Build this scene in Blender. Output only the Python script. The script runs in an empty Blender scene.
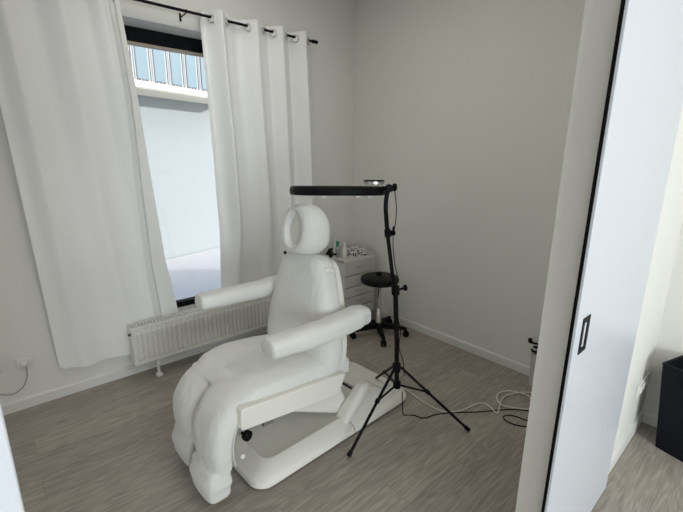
import bpy, bmesh, math, random
from mathutils import Vector, Matrix, noise
random.seed(7)
PI = math.pi
SC = bpy.context.scene
COL = SC.collection

# ------------------------------------------------------------------ camera
F_PX, YAW, PITCH, ROLL, CAM_H = 402.15, math.radians(41.588), math.radians(14.015), math.radians(0.451), 1.55
fw = Vector((math.sin(YAW)*math.cos(PITCH), math.cos(YAW)*math.cos(PITCH), -math.sin(PITCH)))
r0 = Vector((math.cos(YAW), -math.sin(YAW), 0)); u0 = r0.cross(fw)
rt = r0*math.cos(ROLL) + u0*math.sin(ROLL)
up = u0*math.cos(ROLL) - r0*math.sin(ROLL)
cd = bpy.data.cameras.new('camera'); cam = bpy.data.objects.new('camera', cd); COL.objects.link(cam)
cam.matrix_world = Matrix(((rt.x, up.x, -fw.x, 0), (rt.y, up.y, -fw.y, 0), (rt.z, up.z, -fw.z, CAM_H), (0, 0, 0, 1)))
cd.sensor_width = 36; cd.lens = 36*F_PX/683; cd.clip_start = 0.03; cd.clip_end = 200
SC.camera = cam

# ------------------------------------------------------------------ light
SC.view_settings.view_transform = 'Standard'; SC.view_settings.look = 'None'
SC.view_settings.gamma = 1.0; SC.view_settings.use_curve_mapping = False
SC.view_settings.exposure = 0.0
SUN_DIR = Vector((0.77*math.cos(math.radians(12)), -0.64*math.cos(math.radians(12)), math.sin(math.radians(12))))
w = bpy.data.worlds.new('sky'); SC.world = w; w.use_nodes = True
nt = w.node_tree; nt.nodes.clear()
sky = nt.nodes.new('ShaderNodeTexSky'); sky.sky_type = 'NISHITA'; sky.sun_disc = False
sky.sun_elevation = math.radians(42); sky.sun_rotation = math.atan2(SUN_DIR.x, SUN_DIR.y)
sky.dust_density = 2.0
bg = nt.nodes.new('ShaderNodeBackground'); bg.inputs['Strength'].default_value = 0.25
wo = nt.nodes.new('ShaderNodeOutputWorld')
nt.links.new(sky.outputs[0], bg.inputs[0]); nt.links.new(bg.outputs[0], wo.inputs[0])

def light(name, kind, loc, direction, energy, color, **kw):
    l = bpy.data.lights.new(name, kind); l.energy = energy; l.color = color
    for k, v in kw.items(): setattr(l, k, v)
    o = bpy.data.objects.new(name, l); COL.objects.link(o); o.location = loc
    o.rotation_euler = Vector(direction).to_track_quat('-Z', 'Y').to_euler()
    return o
light('sun', 'SUN', (5, -5, 8), -SUN_DIR, 3.1, (1.0, 0.975, 0.94), angle=math.radians(1.5))
# daylight of the hall's tall window behind the camera
light('hall_window_light', 'AREA', (-1.2, -5.9, 1.40), (0, 1, 0), 204, (0.87, 0.945, 1.0), shape='RECTANGLE', size=3.4, size_y=2.4)
# the treatment room's ceiling light, above the frame
light('ceiling_light', 'AREA', (1.25, 1.70, 2.93), (0, 0, -1), 9.4, (1.0, 0.97, 0.90), shape='DISK', size=1.6)
# fill light added on the left to lift the right wall and jamb
light('side_fill_light', 'AREA', (-2.35, 1.75, 1.55), (1, 0, 0), 8, (0.97, 0.98, 0.96), shape='RECTANGLE', size=1.4, size_y=1.8)
# downlight added to brighten the hall floor; no lamp is seen there
light('hall_floor_fill', 'AREA', (1.3, -1.6, 2.93), (0, 0, -1), 30, (1.0, 0.97, 0.92), shape='DISK', size=1.0)
pl = light('window_portal', 'AREA', (1.02, 3.26, 1.36), (0, -1, 0), 1, (1, 1, 1), shape='RECTANGLE', size=1.1, size_y=2.06)
pl.data.cycles.is_portal = True

# ------------------------------------------------------------------ materials
def mat(name, color, rough=0.5, metal=0.0, noise=0.0, nscale=30.0, bump=0.0, bscale=200.0, sheen=0.0, spec=0.5, stretch=None):
    m = bpy.data.materials.new(name); m.use_nodes = True
    t = m.node_tree; b = t.nodes['Principled BSDF']
    b.inputs['Base Color'].default_value = (*color, 1); b.inputs['Roughness'].default_value = rough
    b.inputs['Metallic'].default_value = metal; b.inputs['Specular IOR Level'].default_value = spec
    if sheen: b.inputs['Sheen Weight'].default_value = sheen
    geo = t.nodes.new('ShaderNodeTexCoord')
    src = geo.outputs['Object']
    if stretch:
        mp = t.nodes.new('ShaderNodeMapping'); mp.inputs['Scale'].default_value = stretch
        t.links.new(src, mp.inputs[0]); src = mp.outputs[0]
    if noise:
        n = t.nodes.new('ShaderNodeTexNoise'); n.inputs['Scale'].default_value = nscale; n.inputs['Detail'].default_value = 4
        t.links.new(src, n.inputs['Vector'])
        mx = t.nodes.new('ShaderNodeMix'); mx.data_type = 'RGBA'
        mx.inputs[6].default_value = (*[c*(1-noise) for c in color], 1); mx.inputs[7].default_value = (*[min(1, c*(1+noise)) for c in color], 1)
        t.links.new(n.outputs['Fac'], mx.inputs[0]); t.links.new(mx.outputs[2], b.inputs['Base Color'])
    if bump:
        n2 = t.nodes.new('ShaderNodeTexNoise'); n2.inputs['Scale'].default_value = bscale; n2.inputs['Detail'].default_value = 3
        t.links.new(src, n2.inputs['Vector'])
        bp = t.nodes.new('ShaderNodeBump'); bp.inputs['Strength'].default_value = bump; bp.inputs['Distance'].default_value = 0.004
        t.links.new(n2.outputs['Fac'], bp.inputs['Height']); t.links.new(bp.outputs[0], b.inputs['Normal'])
    return m

M = {}
M['wall'] = mat('wall_paint', (0.84, 0.835, 0.795), 0.85, noise=0.015, nscale=3, bump=0.12, bscale=260, spec=0.2)
M['ceiling'] = mat('ceiling_paint', (0.82, 0.82, 0.80), 0.9)
M['trim'] = mat('trim_white', (0.80, 0.80, 0.77), 0.45)
M['reveal'] = mat('reveal_daylit_white', (0.92, 0.92, 0.91), 0.6)  # whiter than the walls, in place of outdoor light falling on the lining
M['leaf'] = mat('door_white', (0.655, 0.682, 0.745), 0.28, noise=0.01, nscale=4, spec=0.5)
M['black'] = mat('black_plastic', (0.006, 0.006, 0.007), 0.5, spec=0.12)
M['blackmetal'] = mat('black_metal', (0.006, 0.006, 0.007), 0.45, spec=0.14)
M['frame'] = mat('window_black', (0.006, 0.007, 0.009), 0.5, spec=0.12)
M['terry'] = mat('terry_cover', (0.81, 0.81, 0.785), 0.95, noise=0.025, nscale=14, bump=0.55, bscale=420, sheen=0.35, spec=0.1)
def loosen(m, scale, strength, dist, stretch=(1, 1, 1)):
    t = m.node_tree; b = t.nodes['Principled BSDF']; old = b.inputs['Normal'].links[0].from_socket
    tc = t.nodes.new('ShaderNodeTexCoord'); mp = t.nodes.new('ShaderNodeMapping'); mp.inputs['Scale'].default_value = stretch
    n = t.nodes.new('ShaderNodeTexNoise'); n.inputs['Scale'].default_value = scale; n.inputs['Detail'].default_value = 2.5; n.inputs['Distortion'].default_value = 1.2
    bp = t.nodes.new('ShaderNodeBump'); bp.inputs['Strength'].default_value = strength; bp.inputs['Distance'].default_value = dist
    t.links.new(tc.outputs['Object'], mp.inputs[0]); t.links.new(mp.outputs[0], n.inputs['Vector']); t.links.new(n.outputs['Fac'], bp.inputs['Height'])
    t.links.new(old, bp.inputs['Normal']); t.links.new(bp.outputs[0], b.inputs['Normal'])
loosen(M['terry'], 15, 0.42, 0.014, (1, 1, 0.7))
M['terry_rib'] = mat('terry_ribbed', (0.82, 0.825, 0.82), 0.95, bump=0.8, bscale=130, sheen=0.3, spec=0.1, stretch=(1, 1, 4))
M['shell'] = mat('cream_shell', (0.86, 0.845, 0.78), 0.38, noise=0.01, nscale=6)
M['deck'] = mat('grey_deck', (0.82, 0.81, 0.75), 0.5, noise=0.01, nscale=8)
M['radiator'] = mat('radiator_enamel', (0.76, 0.755, 0.72), 0.35)
M['grille'] = mat('radiator_grille', (0.10, 0.10, 0.10), 0.5)
M['dark'] = mat('dark_gap', (0.03, 0.03, 0.03), 0.8)
M['chrome'] = mat('chrome', (0.75, 0.75, 0.76), 0.18, metal=1.0)
M['steel'] = mat('brushed_steel', (0.62, 0.61, 0.60), 0.32, metal=1.0)
M['holelight'] = mat('hole_light_white', (0.88, 0.88, 0.87), 0.35, metal=0.15)
M['vinyl'] = mat('black_vinyl', (0.006, 0.006, 0.007), 0.45, spec=0.14)
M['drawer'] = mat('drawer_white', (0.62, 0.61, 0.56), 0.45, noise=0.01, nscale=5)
M['socket'] = mat('socket_white', (0.82, 0.82, 0.79), 0.35)
M['wcable'] = mat('white_cable', (0.78, 0.77, 0.70), 0.5)
M['gcable'] = mat('grey_cable', (0.36, 0.36, 0.34), 0.5)
M['green'] = mat('green_cap', (0.03, 0.22, 0.10), 0.4)
M['bottle'] = mat('bottle_white', (0.80, 0.80, 0.77), 0.35)
M['greybottle'] = mat('bottle_grey', (0.30, 0.31, 0.33), 0.3)
M['bin'] = mat('bin_grey', (0.60, 0.60, 0.58), 0.5)
M['paving'] = mat('paving', (0.76, 0.76, 0.77), 0.9, noise=0.12, nscale=60, bump=0.3, bscale=300)
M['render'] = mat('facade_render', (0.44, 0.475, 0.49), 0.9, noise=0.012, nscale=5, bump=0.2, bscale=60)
M['bead'] = mat('beige_bead', (0.55, 0.47, 0.36), 0.6)
M['soffit'] = mat('soffit_beige', (0.90, 0.83, 0.70), 0.8)
M['fascia'] = mat('fascia_white', (0.84, 0.84, 0.83), 0.6)
M['bluepanel'] = mat('blue_panel', (0.27, 0.37, 0.43), 0.6, noise=0.14, nscale=120)
M['bar'] = mat('railing_grey', (0.12, 0.13, 0.16), 0.5)
M['diffuser'] = mat('lamp_diffuser', (0.75, 0.74, 0.70), 0.5)
M['frost'] = mat('frosted_pane', (0.8, 0.85, 0.88), 0.6)
M['seam'] = mat('cover_seam', (0.60, 0.60, 0.58), 0.95)

def rattan():
    m = mat('woven_rattan', (0.004, 0.005, 0.010), 0.6, spec=0.2)
    t = m.node_tree; b = t.nodes['Principled BSDF']
    tc = t.nodes.new('ShaderNodeTexCoord'); wv = t.nodes.new('ShaderNodeTexWave')
    wv.wave_type = 'BANDS'; wv.bands_direction = 'Z'; wv.inputs['Scale'].default_value = 26; wv.inputs['Distortion'].default_value = 0.6
    wv.inputs['Detail Scale'].default_value = 8
    t.links.new(tc.outputs['Object'], wv.inputs[0])
    bp = t.nodes.new('ShaderNodeBump'); bp.inputs['Strength'].default_value = 0.5; bp.inputs['Distance'].default_value = 0.003
    t.links.new(wv.outputs['Fac'], bp.inputs['Height']); t.links.new(bp.outputs[0], b.inputs['Normal'])
    return m
M['rattan'] = rattan()

def dotted():
    m = mat('dotted_card', (0.8, 0.8, 0.8), 0.5)
    t = m.node_tree; b = t.nodes['Principled BSDF']
    tc = t.nodes.new('ShaderNodeTexCoord'); v = t.nodes.new('ShaderNodeTexVoronoi'); v.inputs['Scale'].default_value = 42
    r = t.nodes.new('ShaderNodeValToRGB'); r.color_ramp.interpolation = 'CONSTANT'
    r.color_ramp.elements[0].color = (0.02, 0.02, 0.03, 1); r.color_ramp.elements[1].position = 0.40; r.color_ramp.elements[1].color = (0.72, 0.70, 0.69, 1)
    t.links.new(tc.outputs['Object'], v.inputs['Vector']); t.links.new(v.outputs['Distance'], r.inputs[0]); t.links.new(r.outputs[0], b.inputs['Base Color'])
    return m
M['dotted'] = dotted()

def cloth(name, color, trans, rough=0.9):
    m = bpy.data.materials.new(name); m.use_nodes = True; t = m.node_tree; t.nodes.clear()
    o = t.nodes.new('ShaderNodeOutputMaterial'); d = t.nodes.new('ShaderNodeBsdfDiffuse'); tr = t.nodes.new('ShaderNodeBsdfTranslucent')
    mx = t.nodes.new('ShaderNodeMixShader'); mx.inputs[0].default_value = trans
    tc = t.nodes.new('ShaderNodeTexCoord'); n = t.nodes.new('ShaderNodeTexNoise'); n.inputs['Scale'].default_value = 500
    bp = t.nodes.new('ShaderNodeBump'); bp.inputs['Strength'].default_value = 0.15; bp.inputs['Distance'].default_value = 0.002
    t.links.new(tc.outputs['Object'], n.inputs['Vector']); t.links.new(n.outputs['Fac'], bp.inputs['Height'])
    d.inputs[0].default_value = (*color, 1); tr.inputs[0].default_value = (*color, 1)
    t.links.new(bp.outputs[0], d.inputs['Normal'])
    t.links.new(d.outputs[0], mx.inputs[1]); t.links.new(tr.outputs[0], mx.inputs[2]); t.links.new(mx.outputs[0], o.inputs[0])
    return m
M['curtain'] = cloth('curtain_cloth', (0.965, 0.965, 0.955), 0.06)
M['unlined'] = cloth('curtain_unlined', (0.97, 0.96, 0.92), 0.42)

def glass():
    m = bpy.data.materials.new('window_glass'); m.use_nodes = True; t = m.node_tree; t.nodes.clear()
    o = t.nodes.new('ShaderNodeOutputMaterial'); tr = t.nodes.new('ShaderNodeBsdfTransparent'); g = t.nodes.new('ShaderNodeBsdfGlossy')
    g.inputs['Roughness'].default_value = 0.02; tr.inputs[0].default_value = (0.96, 0.975, 0.97, 1)
    fr = t.nodes.new('ShaderNodeFresnel'); fr.inputs[0].default_value = 1.35
    mx = t.nodes.new('ShaderNodeMixShader')
    t.links.new(fr.outputs[0], mx.inputs[0]); t.links.new(tr.outputs[0], mx.inputs[1]); t.links.new(g.outputs[0], mx.inputs[2]); t.links.new(mx.outputs[0], o.inputs[0])
    return m
M['glass'] = glass()

def wood():
    m = bpy.data.materials.new('oak_planks'); m.use_nodes = True; t = m.node_tree; b = t.nodes['Principled BSDF']
    L = t.links.new
    g = t.nodes.new('ShaderNodeNewGeometry')
    br = t.nodes.new('ShaderNodeTexBrick')
    br.offset = 0.37; br.offset_frequency = 2
    br.inputs['Scale'].default_value = 1.0; br.inputs['Brick Width'].default_value = 1.25; br.inputs['Row Height'].default_value = 0.185
    br.inputs['Mortar Size'].default_value = 0.0009; br.inputs['Mortar Smooth'].default_value = 0.2; br.inputs['Bias'].default_value = 0.0
    br.inputs['Color1'].default_value = (0, 0, 0, 1); br.inputs['Color2'].default_value = (1, 1, 1, 1); br.inputs['Mortar'].default_value = (0.5, 0.5, 0.5, 1)
    L(g.outputs['Position'], br.inputs['Vector'])
    # shift the grain from plank to plank
    ad = t.nodes.new('ShaderNodeVectorMath'); ad.operation = 'MULTIPLY_ADD'
    ad.inputs[1].default_value = (37.0, 11.0, 5.0)
    L(br.outputs['Color'], ad.inputs[0]); L(g.outputs['Position'], ad.inputs[2])
    mp = t.nodes.new('ShaderNodeMapping'); mp.inputs['Scale'].default_value = (3.0, 34.0, 1.0); L(ad.outputs[0], mp.inputs[0])
    n1 = t.nodes.new('ShaderNodeTexNoise'); n1.inputs['Scale'].default_value = 1.6; n1.inputs['Detail'].default_value = 7; n1.inputs['Roughness'].default_value = 0.62; n1.inputs['Distortion'].default_value = 0.5
    L(mp.outputs[0], n1.inputs['Vector'])
    mp2 = t.nodes.new('ShaderNodeMapping'); mp2.inputs['Scale'].default_value = (1.3, 8.5, 1.0); L(ad.outputs[0], mp2.inputs[0])
    # figure of the cut: contour lines of a stretched noise
    nf = t.nodes.new('ShaderNodeTexNoise'); nf.inputs['Scale'].default_value = 1.0; nf.inputs['Detail'].default_value = 1.5; nf.inputs['Roughness'].default_value = 0.4
    L(mp2.outputs[0], nf.inputs['Vector'])
    mu = t.nodes.new('ShaderNodeMath'); mu.operation = 'MULTIPLY'; mu.inputs[1].default_value = 95.0; L(nf.outputs['Fac'], mu.inputs[0])
    wv = t.nodes.new('ShaderNodeMath'); wv.operation = 'SINE'; L(mu.outputs[0], wv.inputs[0])
    # fine fibres
    mp3 = t.nodes.new('ShaderNodeMapping'); mp3.inputs['Scale'].default_value = (9.0, 210.0, 1.0); L(ad.outputs[0], mp3.inputs[0])
    n3 = t.nodes.new('ShaderNodeTexNoise'); n3.inputs['Scale'].default_value = 1.0; n3.inputs['Detail'].default_value = 4; L(mp3.outputs[0], n3.inputs['Vector'])
    av = t.nodes.new('ShaderNodeMath'); av.operation = 'MULTIPLY_ADD'; av.inputs[1].default_value = 0.55; L(n3.outputs['Fac'], av.inputs[0])
    hv = t.nodes.new('ShaderNodeMath'); hv.operation = 'MULTIPLY'; hv.inputs[1].default_value = 0.45; L(n1.outputs['Fac'], hv.inputs[0]); L(hv.outputs[0], av.inputs[2])
    r1 = t.nodes.new('ShaderNodeValToRGB')
    r1.color_ramp.elements[0].position = 0.30; r1.color_ramp.elements[0].color = (0.270, 0.243, 0.208, 1)
    r1.color_ramp.elements[1].position = 0.72; r1.color_ramp.elements[1].color = (0.540, 0.503, 0.450, 1)
    L(av.outputs[0], r1.inputs[0])
    r2 = t.nodes.new('ShaderNodeValToRGB')
    r2.color_ramp.elements[0].position = 0.0; r2.color_ramp.elements[0].color = (0.90, 0.895, 0.89, 1)
    r2.color_ramp.elements[1].position = 0.55; r2.color_ramp.elements[1].color = (1, 1, 1, 1)
    L(wv.outputs[0], r2.inputs[0])
    m1 = t.nodes.new('ShaderNodeMix'); m1.data_type = 'RGBA'; m1.blend_type = 'MULTIPLY'; m1.inputs[0].default_value = 1.0
    L(r1.outputs[0], m1.inputs[6]); L(r2.outputs[0], m1.inputs[7])
    r3 = t.nodes.new('ShaderNodeValToRGB')
    r3.color_ramp.elements[0].color = (0.90, 0.90, 0.90, 1); r3.color_ramp.elements[1].color = (1.08, 1.07, 1.05, 1)
    L(br.outputs['Color'], r3.inputs[0])
    m2 = t.nodes.new('ShaderNodeMix'); m2.data_type = 'RGBA'; m2.blend_type = 'MULTIPLY'; m2.inputs[0].default_value = 1.0
    L(m1.outputs[2], m2.inputs[6]); L(r3.outputs[0], m2.inputs[7])
    m3 = t.nodes.new('ShaderNodeMix'); m3.data_type = 'RGBA'; m3.inputs[7].default_value = (0.22, 0.20, 0.175, 1)
    L(br.outputs['Fac'], m3.inputs[0]); L(m2.outputs[2], m3.inputs[6]); L(m3.outputs[2], b.inputs['Base Color'])
    b.inputs['Roughness'].default_value = 0.48; b.inputs['Specular IOR Level'].default_value = 0.35
    bp = t.nodes.new('ShaderNodeBump'); bp.inputs['Strength'].default_value = 0.12; bp.inputs['Distance'].default_value = 0.002
    L(n1.outputs['Fac'], bp.inputs['Height']); L(bp.outputs[0], b.inputs['Normal'])
    return m
M['wood'] = wood()

# ------------------------------------------------------------------ mesh helpers
def obj(name, bm, material, parent=None, smooth=True, bevel=0.0, subsurf=0, segs=2):
    bmesh.ops.recalc_face_normals(bm, faces=bm.faces)
    me = bpy.data.meshes.new(name); bm.to_mesh(me); bm.free()
    me.materials.append(M[material])
    o = bpy.data.objects.new(name, me); COL.objects.link(o)
    if parent is not None: o.parent = parent
    if bevel:
        b = o.modifiers.new('bevel', 'BEVEL'); b.width = bevel; b.segments = segs; b.limit_method = 'ANGLE'; b.angle_limit = math.radians(12)
    if subsurf:
        s = o.modifiers.new('subsurf', 'SUBSURF'); s.levels = subsurf; s.render_levels = subsurf
    if smooth:
        for p in me.polygons: p.use_smooth = True
        try: me.set_sharp_from_angle(angle=math.radians(38))
        except Exception: pass
    return o

def box(bm, lo, hi, mtx=None):
    v = [bm.verts.new(c) for c in [(lo[0], lo[1], lo[2]), (hi[0], lo[1], lo[2]), (hi[0], hi[1], lo[2]), (lo[0], hi[1], lo[2]),
                                   (lo[0], lo[1], hi[2]), (hi[0], lo[1], hi[2]), (hi[0], hi[1], hi[2]), (lo[0], hi[1], hi[2])]]
    for f in ((3, 2, 1, 0), (4, 5, 6, 7), (0, 1, 5, 4), (1, 2, 6, 5), (2, 3, 7, 6), (3, 0, 4, 7)): bm.faces.new([v[i] for i in f])
    if mtx is not None:
        for q in v: q.co = mtx @ q.co
    return bm

def B(lo, hi, mtx=None): return box(bmesh.new(), lo, hi, mtx)

def ring_loft(bm, rings, cap=True, closed=False):
    vs = [[bm.verts.new(p) for p in r] for r in rings]
    n = len(vs[0])
    for i in range(len(vs) - (0 if closed else 1)):
        a, b = vs[i], vs[(i+1) % len(vs)]
        for k in range(n): bm.faces.new((a[k], a[(k+1) % n], b[(k+1) % n], b[k]))
    if cap and not closed:
        bm.faces.new(vs[0][::-1]); bm.faces.new(vs[-1])
    return bm

def frame_for(d):
    d = d.normalized(); a = Vector((0, 0, 1)) if abs(d.z) < 0.9 else Vector((1, 0, 0))
    s = d.cross(a).normalized(); return s, s.cross(d).normalized()

def tube(bm, pts, r, n=12, closed=False, radii=None):
    pts = [Vector(p) for p in pts]; rings = []; s = None
    N = len(pts)
    for i, p in enumerate(pts):
        if closed: d = pts[(i+1) % N] - pts[i-1]
        else: d = pts[min(i+1, N-1)] - pts[max(i-1, 0)]
        d = d.normalized()
        if s is None: s, t = frame_for(d)
        else:
            s = (s - d*s.dot(d)).normalized()
        t = d.cross(s)
        rr = radii[i] if radii else r
        rings.append([p + s*(rr*math.cos(2*PI*k/n)) + t*(rr*math.sin(2*PI*k/n)) for k in range(n)])
    return ring_loft(bm, rings, True, closed)

def T(pts, r, n=12, **k): return tube(bmesh.new(), pts, r, n, **k)

def smooth_path(pts, sub=6, closed=False):
    P = [Vector(p) for p in pts]; out = []; N = len(P)
    for i in range(N if closed else N-1):
        if closed: a, b, c, d = P[i-1], P[i], P[(i+1) % N], P[(i+2) % N]
        else: a, b, c, d = P[max(i-1, 0)], P[i], P[i+1], P[min(i+2, N-1)]
        for k in range(sub):
            t = k/sub
            out.append(0.5*((2*b) + (c-a)*t + (2*a-5*b+4*c-d)*t*t + (3*b-a-3*c+d)*t**3))
    if not closed: out.append(P[-1])
    return out

def lathe(bm, prof, n=32, center=(0, 0, 0), axis=None):
    c = Vector(center); rings = []
    if axis is None: s, t, a = Vector((1, 0, 0)), Vector((0, 1, 0)), Vector((0, 0, 1))
    else:
        a = Vector(axis).normalized(); s, t = frame_for(a)
    for r, z in prof:
        rings.append([c + a*z + s*(r*math.cos(2*PI*k/n)) + t*(r*math.sin(2*PI*k/n)) for k in range(n)])
    return ring_loft(bm, rings)

def LA(prof, n=32, center=(0, 0, 0), axis=None): return lathe(bmesh.new(), prof, n, center, axis)

def torus(bm, center, axis, R, r, n=32, m=10):
    a = Vector(axis).normalized(); s, t = frame_for(a); c = Vector(center)
    pts = [c + s*(R*math.cos(2*PI*k/n)) + t*(R*math.sin(2*PI*k/n)) for k in range(n)]
    return tube(bm, pts, r, m, closed=True)

def sup(c, s, t, hw, hh, e=2.6, n=36, squash=None):
    out = []
    for k in range(n):
        a = 2*PI*k/n; ca, sa = math.cos(a), math.sin(a)
        x = math.copysign(abs(ca)**(2/e), ca)*hw; y = math.copysign(abs(sa)**(2/e), sa)*hh
        if squash: x *= squash(y/hh if hh else 0)
        out.append(c + s*x + t*y)
    return out

def pad(path, side, hw, hh, e=2.8, n=36, dome=0.6, sub=5, bm=None):
    """a soft cushion swept along a path; hw / hh are lists at the path points (half width along side, half thickness)"""
    side = Vector(side).normalized(); bm = bm or bmesh.new()
    P = smooth_path(path, sub); N = len(path)
    def at(L, i):
        if not isinstance(L, (list, tuple)): return L
        f = min(i/sub, N-1.0); k = min(int(f), N-2); q = f-k; q = q*q*(3-2*q)
        return L[k]*(1-q) + L[k+1]*q
    rings = []
    M_ = len(P)
    fr = []
    for i, p in enumerate(P):
        d = (P[min(i+1, M_-1)] - P[max(i-1, 0)]).normalized()
        fr.append((p, d, d.cross(side).normalized(), at(hw, i), at(hh, i)))
    p, d, t, a, b = fr[0]; cap = b*dome
    for q in (0.985, 0.9, 0.72, 0.45, 0.2): rings.append(sup(p - d*cap*math.sqrt(1-(1-q)**2)*1.0, side, t, a - cap*(1-math.sqrt(1-q*q)) if q < 1 else a, b*math.sqrt(1-q*q) + b*0.0, e, n))
    for p, d, t, a, b in fr: rings.append(sup(p, side, t, a, b, e, n))
    p, d, t, a, b = fr[-1]; cap = b*dome
    for q in (0.2, 0.45, 0.72, 0.9, 0.985): rings.append(sup(p + d*cap*math.sqrt(1-(1-q)**2), side, t, a - cap*(1-math.sqrt(1-q*q)), b*math.sqrt(1-q*q), e, n))
    return ring_loft(bm, rings)

def prism(poly, a, b, axis='y'):
    """polygon in the (x, z) plane extruded along y (or (x, y) along z)"""
    bm = bmesh.new()
    mk = (lambda p, h: (p[0], h, p[1])) if axis == 'y' else (lambda p, h: (p[0], p[1], h))
    return ring_loft(bm, [[Vector(mk(p, a)) for p in poly], [Vector(mk(p, b)) for p in poly]])

def rrect(hx, hy, r, n=6, cx=0, cy=0):
    out = []
    for sx, sy, a0 in ((1, 1, 0), (-1, 1, 90), (-1, -1, 180), (1, -1, 270)):
        for k in range(n+1):
            a = math.radians(a0 + 90*k/n)
            out.append((cx + sx*(hx-r) + r*math.cos(a), cy + sy*(hy-r) + r*math.sin(a)))
    return out

def rumple(bm, amp=0.003, freq=11.0, seed=0.0, stretch=(1, 1, 1)):
    # gentle unevenness of loose cloth covers
    bm.normal_update()
    for v in bm.verts:
        p = Vector((v.co.x*freq*stretch[0]+seed, v.co.y*freq*stretch[1], v.co.z*freq*stretch[2]))
        v.co = v.co + v.normal*(amp*(noise.noise(p) + 0.5*noise.noise(p*2.3)))
    return bm

def thing(name, label, cat, loc=(0, 0, 0), rotz=0.0, group=None):
    o = bpy.data.objects.new(name, None); COL.objects.link(o); o.empty_display_size = 0.1
    o.location = loc; o.rotation_euler = (0, 0, rotz)
    return tag(o, label, cat, group)

def tag(o, label, cat, group=None):
    o['label'] = label; o['category'] = cat
    if group: o['group'] = group
    return o

def struct(o, label=None):
    o['kind'] = 'structure'
    if label: o['label'] = label
    return o

# ------------------------------------------------------------------ room shell
WIN_X0, WIN_X1, WIN_Z0, WIN_Z1 = 0.46, 1.58, 0.33, 2.385
YW, YO = 2.968, 3.28          # window wall, inner and outer face
XR = 2.79                     # right wall
YH0, YH1 = 0.388, 0.475       # partition, hall face and room face
XJ = 1.285                     # right jamb of the opening
ZC = 2.95
struct(obj('floor', B((-3.6, -6.1, -0.06), (XR+0.1, YW+0.02, 0.0)), 'wood', smooth=False), 'grey brown oak plank floor running through room and hall')
struct(obj('ceiling', B((-3.75, -6.25, ZC), (5.12, YO, ZC+0.15)), 'ceiling', smooth=False), 'plain white ceiling')
bm = bmesh.new()
box(bm, (-2.56, YW, -0.1), (WIN_X0, YO, ZC)); box(bm, (WIN_X1, YW, -0.1), (5.12, YO, ZC))
box(bm, (WIN_X0, YW, -0.1), (WIN_X1, YO, WIN_Z0)); box(bm, (WIN_X0, YW, WIN_Z1), (WIN_X1, YO, ZC))
struct(obj('wall_back', bm, 'wall', smooth=False), 'white window wall behind the curtains and radiator')
struct(obj('wall_right', B((XR, -6.1, -0.05), (XR+0.14, YW, ZC)), 'wall', smooth=False), 'plain white wall on the right behind the stool and lamp')
struct(obj('wall_left', B((-2.56, YH1, -0.05), (-2.42, YW, ZC)), 'wall', smooth=False), 'white left wall of the treatment room')
bm = bmesh.new()
box(bm, (-3.6, YH0, -0.05), (-0.07, YH1, ZC)); box(bm, (XJ, YH0, -0.05), (XR, YH1, ZC)); box(bm, (-0.07, YH0, 2.32), (XJ, YH1, ZC))
struct(obj('wall_front', bm, 'wall', smooth=False), 'white partition wall with the sliding door opening')
struct(obj('wall_hall_left', B((-3.74, -6.1, -0.05), (-3.6, YH1, ZC)), 'wall', smooth=False), 'white left wall of the hall')
struct(obj('wall_hall_back', B((-3.74, -6.24, -0.05), (XR+0.14, -6.1, ZC)), 'wall', smooth=False), 'white back wall of the hall')

def skirting(name, x0, y0, x1, y1, label):
    # profile 12 mm thick, 65 mm high with an eased top
    d = Vector((x1-x0, y1-y0, 0)).normalized(); nrm = Vector((d.y, -d.x, 0))
    prof = [(0, 0), (0.013, 0), (0.013, 0.058), (0.009, 0.066), (0, 0.068)]
    bm = bmesh.new()
    ring_loft(bm, [[Vector((a, b, 0)) + nrm*q + Vector((0, 0, z)) for q, z in prof] for a, b in ((x0, y0), (x1, y1))])
    return struct(obj(name, bm, 'trim', smooth=False), label)
skirting('baseboard_back', -2.42, YW, XR, YW, 'white baseboard along the window wall')
skirting('baseboard_right', XR, YW, XR, YH1, 'white baseboard along the right wall')
skirting('baseboard_hall', XJ+0.02, YH0, XR, YH0, 'white baseboard of the partition in the hall')
skirting('baseboard_hall_right', XR, YH0, XR, -6.1, 'white baseboard of the hall right wall')

# window: black frame, pane, bead
win = thing('window_1', 'tall black framed window between the curtains', 'window', (0, 0, 0)); win['kind'] = 'structure'
bm = bmesh.new(); y0, y1 = 3.17, 3.235
box(bm, (WIN_X0, y0, 2.292), (WIN_X1, y1, WIN_Z1)); box(bm, (WIN_X0, y0, WIN_Z0), (WIN_X1, y1, 0.385))
box(bm, (WIN_X0, y0, 0.385), (WIN_X0+0.06, y1, 2.292)); box(bm, (WIN_X1-0.06, y0, 0.385), (WIN_X1, y1, 2.292))
obj('window_frame', bm, 'frame', win, bevel=0.004)
bm = bmesh.new(); box(bm, (WIN_X0+0.06, y0+0.014, 2.272), (WIN_X1-0.06, y1-0.01, 2.290))
obj('window_bead', bm, 'bead', win, smooth=False)
obj('window_pane', B((WIN_X0+0.055, y0+0.030, 0.38), (WIN_X1-0.055, y0+0.036, 2.30)), 'glass', win, smooth=False)
bm = bmesh.new()
box(bm, (WIN_X0+0.006, YW+0.003, WIN_Z1-0.006), (WIN_X1-0.006, y0-0.002, WIN_Z1-0.0005)); box(bm, (WIN_X0+0.0005, YW+0.003, WIN_Z0+0.013), (WIN_X0+0.006, y0-0.002, WIN_Z1-0.0005)); box(bm, (WIN_X1-0.006, YW+0.003, WIN_Z0+0.013), (WIN_X1-0.0005, y0-0.002, WIN_Z1-0.0005))
obj('window_reveal', bm, 'reveal', win, smooth=False)
struct(obj('window_sill', B((WIN_X0+0.002, YW+0.002, WIN_Z0-0.012), (WIN_X1-0.002, 3.17, WIN_Z0+0.012)), 'trim', win, smooth=False))

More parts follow.
